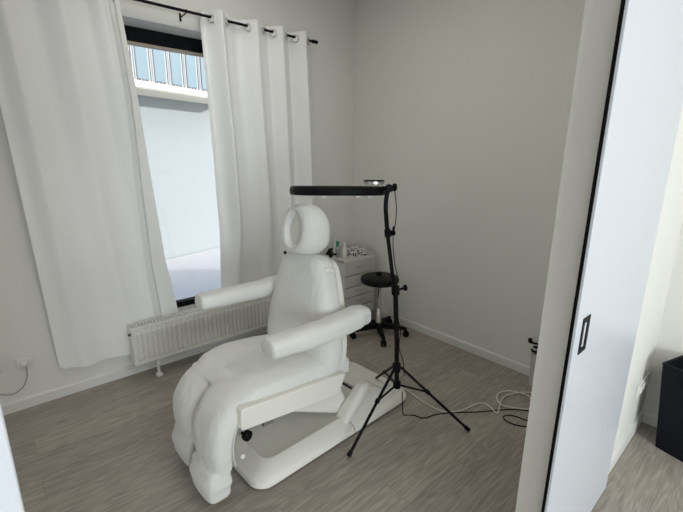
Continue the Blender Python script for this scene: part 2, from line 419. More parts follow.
# hall window behind the camera, frosted
hw = thing('window_2', 'tall frosted hall window behind the viewer', 'window', (0, 0, 0)); hw['kind'] = 'structure'
obj('window_pane', B((-2.9, -6.095, 0.2), (0.5, -6.075, 2.6)), 'frost', hw, smooth=False)
bm = bmesh.new()
for a, b in (((-2.97, -6.10, 0.13), (-2.9, -6.05, 2.67)), ((0.5, -6.10, 0.13), (0.57, -6.05, 2.67)), ((-2.9, -6.10, 0.13), (0.5, -6.05, 0.2)), ((-2.9, -6.10, 2.6), (0.5, -6.05, 2.67))): box(bm, a, b)
obj('window_frame', bm, 'frame', hw, smooth=False)

# sliding leaves on the hall side of the partition
def sliding_leaf(name, x0, x1, label):
    t = thing(name, label, 'door', ((x0+x1)/2, 0.3575, 0.0)); t['kind'] = 'structure'
    hx = (x1-x0)/2
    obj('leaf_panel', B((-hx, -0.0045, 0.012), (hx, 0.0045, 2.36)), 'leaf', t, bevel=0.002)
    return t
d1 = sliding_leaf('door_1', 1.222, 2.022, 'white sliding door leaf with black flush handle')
bm = bmesh.new(); cx = 1.297 - 1.622; z0, z1 = 0.972, 1.089; hwid = 0.031
box(bm, (cx-hwid, -0.0068, z0), (cx+hwid, -0.0040, z0+0.018)); box(bm, (cx-hwid, -0.0068, z1-0.018), (cx+hwid, -0.0040, z1))
box(bm, (cx-hwid, -0.0068, z0+0.018), (cx-hwid+0.018, -0.0040, z1-0.018)); box(bm, (cx+hwid-0.022, -0.0068, z0+0.018), (cx+hwid, -0.0040, z1-0.018))
obj('gap_shade_strip', B((1.273-1.622, 0.0060, 0.012), (1.34-1.622, 0.0290, 2.34)), 'black', d1, smooth=False)  # black strip standing in for the shade in the gap behind the leaf
h = obj('door_handle', bm, 'black', d1, bevel=0.0015); h['label'] = 'black rectangular flush handle'
d2 = sliding_leaf('door_2', -0.815, -0.014, 'white sliding door leaf at the lower left corner')
tr = struct(obj('trim_1', B((-1.0, 0.335, 2.36), (2.4, 0.387, 2.42)), 'trim', smooth=False), 'white top rail of the sliding doors')

# ------------------------------------------------------------------ outdoors
struct(obj('ground', B((-8, YO, -0.3), (14, 12, -0.1)), 'paving', smooth=False), 'grey paving outside the window')
A = Vector((2.107, 6.578, -0.1)); wd = Vector((0.950, 0.286, 0)).normalized(); wn = Vector((wd.y, -wd.x, 0))   # wn points to our room
ang = math.atan2(wd.y, wd.x)
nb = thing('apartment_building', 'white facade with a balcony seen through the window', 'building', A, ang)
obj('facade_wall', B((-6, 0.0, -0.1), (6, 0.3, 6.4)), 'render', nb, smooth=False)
obj('kerb', B((-6, -0.035, 0.0), (6, 0.0, 0.015)), 'render', nb, smooth=False)
obj('balcony_slab', B((-1.9, -0.62, 2.480), (1.24, 0.0, 2.560)), 'fascia', nb, bevel=0.004)
obj('soffit', B((-1.88, -0.60, 2.468), (1.22, 0.0, 2.480)), 'soffit', nb, smooth=False)
def railing():
    x = -1.86; pitch = 0.2525
    obj('bright_backing_board', B((-1.88, -0.575, 2.565), (1.22, -0.560, 3.56)), 'fascia', nb, smooth=False)  # added board; its white stands in for the overexposed wall behind
    while x < 1.1:
        obj('balcony_panel', B((x, -0.590, 2.590), (x+0.158, -0.577, 3.52)), 'bluepanel', nb, smooth=False)
        bm = bmesh.new()
        for q in (-0.016, 0.174): box(bm, (x+q-0.0055, -0.606, 2.56), (x+q+0.0055, -0.594, 3.56))
        for q in (0.02, 0.07, 0.12): box(bm, (x+q-0.014, -0.604, 2.561), (x+q+0.008, -0.590, 2.582))
        obj('railing_bar', bm, 'bar', nb, smooth=False)
        x += pitch
    obj('handrail', B((-1.88, -0.62, 3.56), (1.24, -0.555, 3.62)), 'fascia', nb, smooth=False)
    obj('balcony_post', B((1.13, -0.612, 2.561), (1.235, -0.50, 3.56)), 'fascia', nb, smooth=False)
railing()

# ------------------------------------------------------------------ curtain rod and curtains
ROD_Y, ROD_Z = 2.86, 2.452
rod = thing('curtain_rod', 'thin black curtain rod across the top of the window', 'curtain rod', (0.6, ROD_Y, ROD_Z))
obj('pole', T([(-0.75, 0, 0), (1.60, 0, 0)], 0.009, 12), 'blackmetal', rod)
obj('finial', LA([(0.009, 0), (0.013, 0.002), (0.0135, 0.05), (0.012, 0.054), (0.002, 0.056)], 16, (1.60, 0, 0), (1, 0, 0)), 'blackmetal', rod)
obj('finial', LA([(0.009, 0), (0.013, 0.002), (0.0135, 0.05), (0.012, 0.054), (0.002, 0.056)], 16, (-0.75, 0, 0), (-1, 0, 0)), 'blackmetal', rod)
for bx in (0.572, -0.68):
    bm = T([(bx, 0.0, -0.006), (bx, 0.04, -0.012), (bx, YW-ROD_Y-0.004, -0.014)], 0.004, 8)
    box(bm, (bx-0.006, YW-ROD_Y-0.006, -0.036), (bx+0.006, YW-ROD_Y, 0.012)); torus(bm, (bx, 0, 0), (1, 0, 0), 0.011, 0.0025, 16, 6)
    obj('bracket', bm, 'blackmetal', rod)

def lerp_tab(tab, z):
    tab = sorted(tab)
    if z <= tab[0][0]: return tab[0][1]
    for (a, x), (b, y) in zip(tab, tab[1:]):
        if z <= b:
            t = (z-a)/(b-a); return x + (y-x)*t
    return tab[-1][1]

def curtain_mesh(left, right, ztop, zbot, phase, amp, plane, mod=None, nu=170, nv=60, u0=0.0, u1=1.0, dy=0.0, ustart=None, uend=None):
    bm = bmesh.new(); rows = []
    for j in range(nv+1):
        f = j/nv; row = []
        for i in range(nu+1):
            u = u0 + (u1-u0)*i/nu
            if ustart:
                zz = ztop + ((zbot(u) if callable(zbot) else zbot)-ztop)*f; us, ue = ustart(zz), uend(zz); u = us + (ue-us)*i/nu
            zb = zbot(u) if callable(zbot) else zbot
            z = ztop + (zb-ztop)*f
            xl, xr = lerp_tab(left, z), lerp_tab(right, z)
            ph = phase(u)
            y = lerp_tab(plane, z) + amp(u, z)*(math.sin(ph) + 0.22*math.sin(2*ph+1.1+0.8*z)) + 0.0035*noise.noise((u*9+3, z*1.6, 1.7)) + 0.006*math.sin(7*u+2.5*z)*min(1, (ztop-z)*2)
            x = xl + (xr-xl)*u + 0.35*amp(u, z)*math.sin(2*ph)*0.25
            if mod: x, y = mod(u, z, x, y)
            row.append(bm.verts.new((x, y+dy, z)))
        rows.append(row)
    for j in range(nv):
        for i in range(nu): bm.faces.new((rows[j][i], rows[j+1][i], rows[j+1][i+1], rows[j][i+1]))
    return bm

# right curtain: eyelets at the measured places on the rod
XL, XRc = 1.262, 2.200
eye = [1.345, 1.452, 1.620, 1.742, 1.833, 1.945, 2.035, 2.155]       # where cloth crosses the rod
eu = [(x-XL)/(XRc-XL) for x in eye]
def phase_right(u):
    # crossings of the sine fall on the eyelets; cloth in front of the rod (negative y) just right of the first
    pts = [(eu[0]-0.11, -PI)] + [(e, k*PI) for k, e in enumerate(eu)] + [(eu[-1]+0.12, 8*PI)]
    for (a, p), (b, q) in zip(pts, pts[1:]):
        if u <= b: return PI + p + (q-p)*(u-a)/(b-a)
    return PI + 8*PI
def amp_right(u, z):
    if z < 0.55: return 0.016
    t = min(1, max(0, (z-0.55)/0.6)); return 0.016 + t*(0.030 + 0.012*math.sin(9*u))
rc = thing('curtain', 'white eyelet curtain hanging right of the window', 'curtain', (0, 0, 0), 0, 'white eyelet curtains')
# left edge / right edge tables (z, x)
RL = [(0.06, 1.322), (0.60, 1.312), (0.92, 1.318), (1.51, 1.300), (1.95, 1.282), (2.50, XL)]
RR = [(0.06, 2.275), (1.34, 2.250), (2.50, XRc)]
RP = [(0.10, 2.918), (0.55, 2.912), (1.0, 2.875), (2.5, ROD_Y)]
def top_r(u): return 0
obj('drape', curtain_mesh(RL, RR, 2.492, 0.16, phase_right, amp_right, RP, nu=260, nv=60), 'curtain', rc)
obj('header_band', curtain_mesh(RL, RR, 2.493, 2.405, phase_right, amp_right, RP, nu=260, nv=6, dy=-0.0022), 'curtain', rc)
def eyelet(parent, x, sgn):
    ax = Vector((-0.74, -0.67, 0.0)) if sgn else Vector((0.74, -0.67, 0.0))
    c = Vector((x, ROD_Y-0.002, ROD_Z-0.011))
    bm = bmesh.new(); torus(bm, c + ax*0.003, ax, 0.0225, 0.0055, 28, 8)
    o = obj('eyelet', bm, 'steel', parent)
    obj('eyelet_light_disc', LA([(0.0005, 0.0), (0.0195, 0.0), (0.0195, 0.0015), (0.0005, 0.002)], 24, tuple(c + ax*0.0045), tuple(ax)), 'holelight', o)  # pale disc in place of bright light seen through the eyelet hole
for k, x in enumerate(eye): eyelet(rc, x, k % 2 == 0)

# left curtain: pulled wider, its inner edge leaning into the window
LL = [(0.2, 0.195), (1.79, 0.139), (2.5, 0.110)]
LR = [(0.2, 0.985), (0.519, 0.946), (0.829, 0.896), (1.384, 0.854), (1.891, 0.822), (2.217, 0.794), (2.427, 0.775), (2.5, 0.768)]
LP = [(0.10, 2.925), (0.50, 2.915), (0.9, 2.885), (2.5, ROD_Y)]
STRIP = [(0.2, 0.775), (0.46, 0.783), (1.32, 0.84), (1.88, 0.885), (2.38, 0.90), (2.5, 0.905)]
def phase_left(u): return 2*PI*(3.1*u + 0.12*math.sin(5*u+0.8)) + 0.6
def amp_left(u, z):
    t = min(1, max(0, (z-0.15)/2.2)); base = 0.013 + 0.030*t**1.2
    if u > 0.74: base *= max(0.2, 1-(u-0.74)*7)
    return base
lc = thing('curtain', 'wide white curtain hanging left of the window, over the socket wall', 'curtain', (0, 0, 0), 0, 'white eyelet curtains')
def left_mod(u, z, x, y):
    # the return fold near the inner edge: cloth steps back along the bare strip, then turns forward for the hem
    a = lerp_tab(STRIP, z); wdt = 0.055
    if a-0.03 < u < a: y -= 0.010*(u-a+0.03)/0.03
    elif a <= u < a+wdt: y += -0.010 + 0.016*(u-a)/wdt
    elif u >= a+wdt: y += -0.016 + 0.012*(u-a-wdt)/max(0.01, 1-a-wdt)
    return x, y
zb_left = lambda u: 0.195+0.04*u-0.03*math.sin(u*PI)+0.022*math.exp(-(u/0.022)**2)+0.004*math.sin(23*u)
strip_a = lambda z: lerp_tab(STRIP, z)
strip_b = lambda z: lerp_tab(STRIP, z) + lerp_tab([(0.2, 0.068), (1.6, 0.066), (2.2, 0.035), (2.5, 0.012)], z)
LM = dict(ztop=2.492, zbot=zb_left, phase=phase_left, amp=amp_left, plane=LP, mod=left_mod, nv=70)
obj('drape', curtain_mesh(LL, LR, nu=260, ustart=lambda z: 0.0, uend=strip_a, **LM), 'curtain', lc)
sh = obj('unlined_strip', curtain_mesh(LL, LR, nu=10, ustart=strip_a, uend=strip_b, **LM), 'unlined', lc); sh['label'] = 'thin bright strip where daylight shines through'
for q in (0.0, 0.005, 0.010):
    obj('hem', curtain_mesh(LL, LR, nu=30, dy=q, ustart=strip_b, uend=lambda z: 1.0, **LM), 'curtain', lc)
for k in range(7):
    # eyelets where the wave crosses the rod
    target = (k+1)*PI
    lo, hi = 0.0, 1.0
    if phase_left(1.0) < target: break
    for _ in range(40):
        mid = (lo+hi)/2
        if phase_left(mid) < target: lo = mid
        else: hi = mid
    x = LL[-1][1] + (LR[-1][1]-LL[-1][1])*lo
    eyelet(lc, x, k % 2 == 1)

# ------------------------------------------------------------------ radiator
RX0, RX1, RYF, RYB, RZ0, RZ1 = 0.603, 1.99, 2.792, 2.882, 0.135, 0.408
ra = thing('radiator', 'low white ribbed panel radiator under the window', 'radiator', ((RX0+RX1)/2, RYF, 0))
ra_h = (RX1-RX0)/2; dY = RYB-RYF
# ribbed front panel in one mesh: vertical channels
bm = bmesh.new(); pts = []; n = 40; ww = (2*ra_h-0.05)/n; x = -ra_h+0.025
pts.append((-ra_h, 0.006)); 
for k in range(n):
    pts += [(x, 0.008), (x+ww*0.12, 0.0), (x+ww*0.80, 0.0), (x+ww*0.92, 0.008)]; x += ww
pts.append((ra_h, 0.006))
prof = [(RZ0, 0.006), (RZ0+0.030, 0.006), (RZ0+0.040, 0), (RZ1-0.048, 0), (RZ1-0.036, 0.006), (RZ1-0.004, 0.006), (RZ1, 0.012)]
rows = []
for z, base in prof:
    flat = base > 0
    rows.append([bm.verts.new((px, (max(py, base) if flat else py), z)) for px, py in pts])
for a, b in zip(rows, rows[1:]):
    for i in range(len(pts)-1): bm.faces.new((a[i], a[i+1], b[i+1], b[i]))
box(bm, (-ra_h, 0.0135, RZ0), (ra_h, 0.02, RZ1-0.004))
obj('front_panel', bm, 'radiator', ra, smooth=False)
obj('rear_panel', B((-ra_h, dY-0.014, RZ0), (ra_h, dY, RZ1)), 'radiator', ra, bevel=0.003)
for s in (-1, 1):
    bm = B((s*ra_h-0.003, 0.004, RZ0-0.002), (s*ra_h+0.003, dY, RZ1+0.006)); obj('end_cap', bm, 'radiator', ra, bevel=0.002)
bm = bmesh.new()
box(bm, (-ra_h, 0.012, RZ1+0.001), (ra_h, 0.020, RZ1+0.006)); box(bm, (-ra_h, dY-0.012, RZ1+0.001), (ra_h, dY-0.004, RZ1+0.006)); box(bm, (-ra_h, 0.043, RZ1+0.001), (ra_h, 0.047, RZ1+0.006))
x = -ra_h + 0.02
while x < ra_h-0.02:
    box(bm, (x, 0.02, RZ1+0.0005), (x+0.009, dY-0.012, RZ1+0.005)); x += 0.021
obj('top_grille', bm, 'radiator', ra, smooth=False)
obj('convector', B((-ra_h+0.01, 0.022, RZ0+0.02), (ra_h-0.01, dY-0.016, RZ1-0.03)), 'grille', ra, smooth=False)
bm = T([(-ra_h+0.150, 0.03, RZ0+0.01), (-ra_h+0.150, 0.028, 0.022)], 0.011, 10); box(bm, (-ra_h+0.130, 0.005, 0.0), (-ra_h+0.170, 0.05, 0.022)); box(bm, (-ra_h+0.136, 0.012, 0.085), (-ra_h+0.165, 0.045, 0.14))
obj('floor_bracket', bm, 'radiator', ra, bevel=0.003)
bm = T([(ra_h-0.150, 0.03, RZ0+0.01), (ra_h-0.150, 0.028, 0.022)], 0.011, 10); box(bm, (ra_h-0.170, 0.005, 0.0), (ra_h-0.130, 0.05, 0.022))
obj('floor_bracket', bm, 'radiator', ra, bevel=0.003)
obj('vent_plug', LA([(0.010, 0), (0.010, 0.012), (0.006, 0.016)], 12, (-ra_h-0.003, 0.03, RZ1-0.045), (-1, 0, 0)), 'grille', ra)

# ------------------------------------------------------------------ treatment chair
CH = thing('treatment_chair', 'white podiatry treatment chair in terry covers with split leg rests', 'chair', (1.31, 1.725, 0), math.radians(2.0))
V = Vector
# base: skirt with sloped shoulders and a recessed deck
def base_ring(hx, hy, r, z, cx=0): return [V((x, y, z)) for x, y in rrect(hx, hy, r, 8, cx)]
bm = bmesh.new()
ring_loft(bm, [base_ring(0.570, 0.298, 0.075, 0.012), base_ring(0.580, 0.306, 0.08, 0.022), base_ring(0.577, 0.303, 0.08, 0.046), base_ring(0.560, 0.288, 0.075, 0.062),
               base_ring(0.505, 0.230, 0.055, 0.094, 0.015), base_ring(0.497, 0.222, 0.05, 0.096, 0.015), base_ring(0.493, 0.218, 0.048, 0.092, 0.015), base_ring(0.491, 0.216, 0.046, 0.078, 0.015)])
base = obj('base', bm, 'shell', CH)
bm = bmesh.new(); ring_loft(bm, [base_ring(0.4915, 0.2165, 0.045, 0.074, 0.015), base_ring(0.4915, 0.2165, 0.045, 0.081, 0.015)])
obj('deck', bm, 'deck', base)
obj('foot_plinth', prism(rrect(0.555, 0.283, 0.07), 0.0, 0.013, 'z'), 'dark', base)
obj('deck_screw', LA([(0.005, 0), (0.005, 0.003), (0.002, 0.004)], 10, (-0.475, -0.185, 0.081)), 'steel', base)
# rear housing: raised side humps joined by a deck behind the slot
def hump2(s):
    # wedge with a triangular profile standing on the shoulder of the base
    poly = [(0.020, 0.072), (0.010, 0.082), (0.030, 0.105), (0.155, 0.222), (0.180, 0.238), (0.212, 0.242), (0.245, 0.230), (0.400, 0.118), (0.470, 0.090), (0.475, 0.072)]
    bm = bmesh.new(); rings = []
    for v, k in ((0.268, 0.66), (0.256, 0.88), (0.238, 1.0), (0.195, 1.0), (0.178, 0.90)):
        rings.append([V((0.21+(x-0.21)*(0.94 if k < 0.8 else 0.98 if k < 1 else 1), s*v, 0.072+(z-0.072)*k)) for x, z in poly])
    return ring_loft(bm, rings)
for s in (-1, 1):
    h = obj('motor_housing', hump2(s), 'shell', CH, bevel=0.004)
    if s < 0: 
        bm = B((0.215, -0.2655, 0.150), (0.262, -0.2515, 0.157)); obj('badge', bm, 'grille', h, smooth=False)
bm = bmesh.new(); ring_loft(bm, [base_ring(0.115, 0.19, 0.04, 0.07, 0.41), base_ring(0.115, 0.19, 0.04, 0.098, 0.41), base_ring(0.10, 0.178, 0.03, 0.103, 0.41)])
obj('rear_cover', bm, 'shell', base)
obj('slot', B((0.278, -0.17, 0.078), (0.295, 0.17, 0.084)), 'dark', base, smooth=False)
bm = bmesh.new()
bm2 = [(0.05, 0.0)]
ring_loft(bm, [[V((0.052+dx, -0.3068, 0.022)), V((0.052+dx, -0.3040, 0.047)), V((0.050+dx, -0.289, 0.063)), V((0.046+dx, -0.235, 0.096)), V((0.046+dx, -0.234, 0.092)), V((0.050+dx, -0.284, 0.058)), V((0.052+dx, -0.302, 0.022))] for dx in (0, 0.003)])
obj('base_seam', bm, 'grille', base, smooth=False)
# lift arm under the seat
arm_poly = [(0.045, 0.078), (0.120, 0.135), (0.030, 0.33), (-0.10, 0.36), (-0.48, 0.40), (-0.48, 0.33), (-0.34, 0.275)]
obj('lift_cover', prism(arm_poly, -0.175, 0.175), 'shell', CH, bevel=0.015, segs=3)
obj('lift_arm', B((0.02, -0.10, 0.08), (0.10, 0.10, 0.40)), 'deck', CH, bevel=0.01)
obj('seat_pan', B((-0.56, -0.235, 0.375), (0.05, 0.235, 0.405), Matrix.Rotation(math.radians(4), 4, 'Y')), 'shell', CH, bevel=0.01)
# side rails
def rail(s):
    # (u, z) corners: slightly falling to the back, chamfered rear end
    poly = [(-0.640, 0.482), (-0.645, 0.400), (-0.630, 0.388), (-0.09, 0.318), (-0.062, 0.330), (-0.018, 0.415), (-0.023, 0.428), (-0.625, 0.494)]
    bm = prism(poly if s < 0 else [(x+0.03, z-0.022) for x, z in poly], s*(0.300 if s < 0 else 0.275), s*0.225)
    o = obj('side_rail', bm, 'shell', CH, bevel=0.012, segs=3); return o
for s in (-1, 1):
    rl = rail(s)
    bm = B((-0.525, s*0.30 if s > 0 else -0.285, 0.345), (-0.475, s*0.285 if s > 0 else -0.27, 0.372)); obj('rail_bracket', bm, 'steel', rl, smooth=False)
bm = LA([(0.006, 0), (0.006, 0.02), (0.021, 0.022), (0.024, 0.028), (0.024, 0.045), (0.018, 0.05)], 20, (-0.600, -0.215, 0.315), (0.25, -0.95, 0))
k = obj('leg_knob', bm, 'black', CH); k['label'] = 'round black adjusting knob'
bm = T([(-0.63, -0.18, 0.245), (-0.63, -0.262, 0.240)], 0.005, 8); lathe(bm, [(0.004, 0), (0.011, 0.003), (0.012, 0.014), (0.008, 0.019), (0.002, 0.02)], 12, (-0.63, -0.258, 0.240), (0, -1, -0.05))
k = obj('leg_lever', bm, 'shell', CH); k['label'] = 'small white lever'
# leg rest frame, mostly covered
obj('leg_frame', B((-0.665, -0.20, 0.20), (-0.640, 0.20, 0.42)), 'dark', CH, smooth=False)

# cushions
seat_path = [(0.02, 0, 0.440), (-0.20, 0, 0.468), (-0.42, 0, 0.491), (-0.53, 0, 0.488), (-0.605, 0, 0.464)]
soft = pad(seat_path, (0, 1, 0), [0.262, 0.270, 0.272, 0.264, 0.235], [0.060, 0.064, 0.062, 0.054, 0.036], 3.4, 60, sub=9)
for sgn in (-1, 1):
    v = -0.137 if sgn < 0 else 0.133; dz = -0.022 if sgn > 0 else 0.002
    path = [(-0.40, v, 0.458+dz), (-0.52, v, 0.474+dz), (-0.630, v, 0.440+dz), (-0.690, v, 0.362+dz*0.5), (-0.704, v, 0.28), (-0.704, v, 0.196)]
    if sgn > 0: path = [(x+0.012, y, z) for x, y, z in path]
    pad(path, (0, 1, 0), [0.10, 0.128, 0.131, 0.130, 0.127, 0.116], [0.035, 0.058, 0.063, 0.064, 0.062, 0.056], 2.9, 56, dome=0.55, sub=9, bm=soft)
bmesh.ops.recalc_face_normals(soft, faces=soft.faces)
me_ = bpy.data.meshes.new('soft'); soft.to_mesh(me_); soft.free()
tmp = bpy.data.objects.new('soft', me_); COL.objects.link(tmp)
rm = tmp.modifiers.new('remesh', 'REMESH'); rm.mode = 'VOXEL'; rm.voxel_size = 0.007
sm = tmp.modifiers.new('smooth', 'SMOOTH'); sm.factor = 0.5; sm.iterations = 7
bpy.context.view_layer.update()
dg_ = bpy.context.evaluated_depsgraph_get()
fused = bpy.data.meshes.new_from_object(tmp.evaluated_get(dg_), depsgraph=dg_)
bpy.data.objects.remove(tmp); bpy.data.meshes.remove(me_)
def cut_from(keep):
    bm = bmesh.new(); bm.from_mesh(fused); rumple(bm, 0.0035, 9, 3.1)
    kill = [f for f in bm.faces if not keep(f.calc_center_median())]
    bmesh.ops.delete(bm, geom=kill, context='FACES')
    return bm
KNEE = lambda c: c.x < -0.600 - 0.25*max(0, 0.45-c.z)
seat = obj('seat_cushion', cut_from(lambda c: not KNEE(c)), 'terry', CH)
for sgn in (-1, 1):
    v = sgn*0.137
    lg = obj('leg_cushion', cut_from(lambda c: KNEE(c) and c.y*sgn >= 0), 'terry', CH)
    fx = 0.008 if sgn < 0 else 0.034
    path = [(-0.730+fx, v, 0.160), (-0.736+fx, v, 0.120), (-0.736+fx, v, 0.078)]
    bm = pad(path, (0, 1, 0), [0.110, 0.119, 0.108], [0.058, 0.066, 0.060], 4.6, 64, dome=0.55, sub=9); rumple(bm, 0.004, 12, 7.7+sgn)
    ft = obj('foot_cushion', bm, 'terry', CH)
    e = sgn*0.130
    seam = smooth_path([(-0.585, v+e, 0.440), (-0.650, v+e*1.01, 0.385), (-0.672, v+e*1.005, 0.29), (-0.664, v+e*0.97, 0.205)], 8)
    obj('seam', T(seam, 0.0028, 6), 'terry', lg)
# backrest: outline in (v, z) swept through its thickness along u (slightly reclined)
def back_outline(k=1.0, grow=0.0):
    half = [(0.245, 0.0), (0.268, 0.03), (0.276, 0.10), (0.268, 0.20), (0.248, 0.30), (0.222, 0.40), (0.195, 0.48), (0.172, 0.53), (0.138, 0.562), (0.08, 0.578), (0.0, 0.582)]
    h = smooth_path([(a, b, 0) for a, b in half], 3)
    pts = [(p.x, p.y) for p in h]
    full = [(v, z) for v, z in pts] + [(-v, z) for v, z in pts[::-1][1:]]
    cz = 0.30
    return [(v*k*(1.075-0.14*z), cz + (z*1.065-cz)*k) for v, z in full]
B0 = V((-0.150, 0, 0.432)); lean = math.radians(6)
ax_u = V((math.cos(lean), 0, -math.sin(lean))); ax_z = V((math.sin(lean), 0, math.cos(lean))); ax_v = V((0, 1, 0))
def bpt(u, v, z): return B0 + ax_u*u + ax_v*v + ax_z*z
bm = bmesh.new(); rings = []
for u, k in ((-0.012, 0.30), (-0.010, 0.60), (-0.004, 0.80), (0.008, 0.92), (0.024, 0.975), (0.046, 1.0), (0.080, 1.0), (0.102, 0.98), (0.115, 0.94), (0.121, 0.86), (0.122, 0.5)):
    rings.append([bpt(u, v, z) for v, z in back_outline(k)])
ring_loft(bm, rings); bmesh.ops.subdivide_edges(bm, edges=[e for e in bm.edges if e.calc_length() > 0.06], cuts=2); rumple(bm, 0.003, 7, 5.0)
obj('backrest', bm, 'terry', CH)
bm = bmesh.new()
ring_loft(bm, [[bpt(u, v, z) for v, z in back_outline(k)] for u, k in ((0.118, 0.90), (0.121, 0.93), (0.150, 0.93), (0.158, 0.88))])
bs = obj('back_shell', bm, 'shell', CH)
bm = LA([(0.004, 0), (0.004, 0.012), (0.009, 0.013), (0.010, 0.022), (0.006, 0.027)], 12, tuple(bpt(0.150, -0.225, 0.03)), (0.3, -1, 0)); obj('shell_screw', bm, 'shell', bs)
# headrest with the face opening
H0 = V((-0.120, 0.004, 1.176)); hl = math.radians(8)
hx_, hz_ = V((math.cos(hl), 0, -math.sin(hl))), V((math.sin(hl), 0, math.cos(hl)))
def hring(u, hv, hz, dz=0.0, e=2.3):
    c = H0 + hx_*u + hz_*dz
    sq = lambda y: 1.0 - 0.13*y - 0.07*y*y
    return sup(c, V((0, 1, 0)), hz_, hv, hz, e, 44, sq)
bm = bmesh.new()
ring_loft(bm, [hring(0.020, 0.020, 0.030, 0.0, 2), hring(0.022, 0.048, 0.072, 0.0, 2), hring(0.026, 0.058, 0.084, 0.0, 2), hring(0.014, 0.064, 0.091, 0.0, 2), hring(0.000, 0.070, 0.097, 0.0, 2), hring(-0.004, 0.080, 0.104, 0.0, 2), hring(0.000, 0.100, 0.115, 0.0),
               hring(0.012, 0.122, 0.124, 0.0), hring(0.040, 0.138, 0.132, 0.0), hring(0.080, 0.146, 0.136, 0), hring(0.120, 0.144, 0.132, 0), hring(0.145, 0.130, 0.118, 0), hring(0.158, 0.10, 0.09, 0), hring(0.162, 0.05, 0.045, 0)])
hr = obj('headrest', bm, 'terry', CH)
bm = T([V((0, s*0.03, 0)) + bpt(0.10, 0, 0.50) for s in (1,)] + [V((0, 0.03, 0)) + H0 + hx_*0.12 - hz_*0.05], 0.008, 10)
tube(bm, [V((0, -0.03, 0)) + bpt(0.10, 0, 0.50), V((0, -0.03, 0)) + H0 + hx_*0.12 - hz_*0.05], 0.008, 10)
obj('headrest_post', bm, 'blackmetal', CH)
bm = bmesh.new(); c = bpt(0.120, -0.085, 0.615)
lathe(bm, [(0.007, 0), (0.007, 0.015), (0.019, 0.017), (0.021, 0.030), (0.016, 0.034)], 16, tuple(c), (0.5, -0.85, 0.1))
tube(bm, [c, c + V((0.0, -0.024, 0.030)), c + V((0.012, -0.040, 0.033))], 0.005, 8); tube(bm, [c + V((0.005, -0.025, 0.0)), c + V((0.018, -0.060, 0.006))], 0.006, 8)
k = obj('headrest_clamp', bm, 'black', CH); k['label'] = 'black clamp lever of the headrest'
bm = bmesh.new(); c = bpt(0.05, 0.155, 0.560); tube(bm, [c, c + V((-0.01, 0.03, 0.025))], 0.009, 10); obj('headrest_clamp', bm, 'black', CH)
bm = pad([tuple(bpt(0.03, -0.15, 0.535)), tuple(bpt(0.05, -0.175, 0.550)), tuple(bpt(0.09, -0.178, 0.545))], (0, 0.4, 1), [0.014, 0.018, 0.014], [0.012, 0.016, 0.012], 2, 16); obj('cover_tie', bm, 'terry', CH)

# armrests
def armrest(s):
    v = s*0.318; dz = 0.044 if s > 0 else 0.0
    path = [(-0.472 - (0.02 if s > 0 else 0), v, 0.738+dz), (-0.36, v, 0.734+dz), (-0.22, v, 0.728+dz), (-0.08, v, 0.730+dz), (0.020, v, 0.736+dz), (0.055, v, 0.737+dz)]
    bm = pad(path, (0, 1, 0), [0.056, 0.062, 0.064, 0.064, 0.062, 0.056], [0.046, 0.050, 0.052, 0.055, 0.057, 0.052] if s < 0 else [0.042, 0.045, 0.046, 0.047, 0.047, 0.044], 2.6, 40, dome=0.85, sub=9); rumple(bm, 0.0035, 14, 11.0+s)
    a = obj('armrest', bm, 'terry', CH)
    bm = T([(-0.01, s*0.27, 0.69), (0.0, s*0.24, 0.56), (0.012, s*0.16, 0.50)], 0.012, 10)
    obj('armrest_bracket', bm, 'shell', a)
    # gathered end of the sleeve
    for k, q in ((0, 0.012), (1, 0.026)):
        c = V((-0.477-0.012*k - (0.02 if s > 0 else 0), v, 0.738+dz)); n = 40
        obj('sleeve_gather', tube(bmesh.new(), sup(c, V((0, 1, 0)), V((0.10, 0, 1)), 0.0555-q*0.25, 0.0455-q*0.2, 2.6, n), 0.0024, 6, closed=True), 'terry', a)
for sgn in (-1, 1): armrest(sgn)

# ------------------------------------------------------------------ ring lamp on a tripod
LX, LY = 1.650, 1.360
LP_ = thing('floor_lamp', 'black ring light on a tripod stand beside the chair', 'lamp', (LX, LY, 0))
def rel(p): return (p[0]-LX, p[1]-LY, p[2])
obj('pole', T([(0, 0, 0.235), (-0.020, 0, 0.55), (-0.050, 0, 0.850)], 0.0135, 14), 'blackmetal', LP_)
obj('upper_pole', T([(-0.050, 0, 0.845), (-0.082, 0, 0.95), (-0.128, 0, 1.160)], 0.0105, 12), 'blackmetal', LP_)
bm = LA([(0.016, 0), (0.022, 0.003), (0.022, 0.05), (0.016, 0.054)], 16, (-0.0455, 0, 0.815), (-0.1, 0, 1)); tube(bm, [(-0.03, 0.0, 0.84), (0.012, -0.015, 0.845)], 0.007, 8); lathe(bm, [(0.006, 0), (0.017, 0.003), (0.017, 0.014), (0.008, 0.018)], 10, (0.006, -0.013, 0.845), (1, -0.35, 0.1))
obj('clamp', bm, 'black', LP_)
bm = LA([(0.012, 0), (0.017, 0.003), (0.017, 0.04), (0.012, 0.044)], 14, (-0.123, 0, 1.145), (-0.2, 0, 1)); lathe(bm, [(0.006, 0), (0.014, 0.003), (0.014, 0.02), (0.006, 0.024)], 10, (-0.112, -0.008, 1.165), (1, -0.4, 0.1)); tube(bm, [(-0.10, -0.012, 1.165), (-0.095, -0.012, 1.20)], 0.006, 8)
obj('clamp', bm, 'black', LP_)
goose = smooth_path([(-0.126, 0, 1.155), (-0.142, 0, 1.24), (-0.150, 0, 1.31), (-0.143, 0, 1.365), (-0.128, 0, 1.395)], 6)
obj('gooseneck', T(goose, 0.0115, 12), 'blackmetal', LP_)
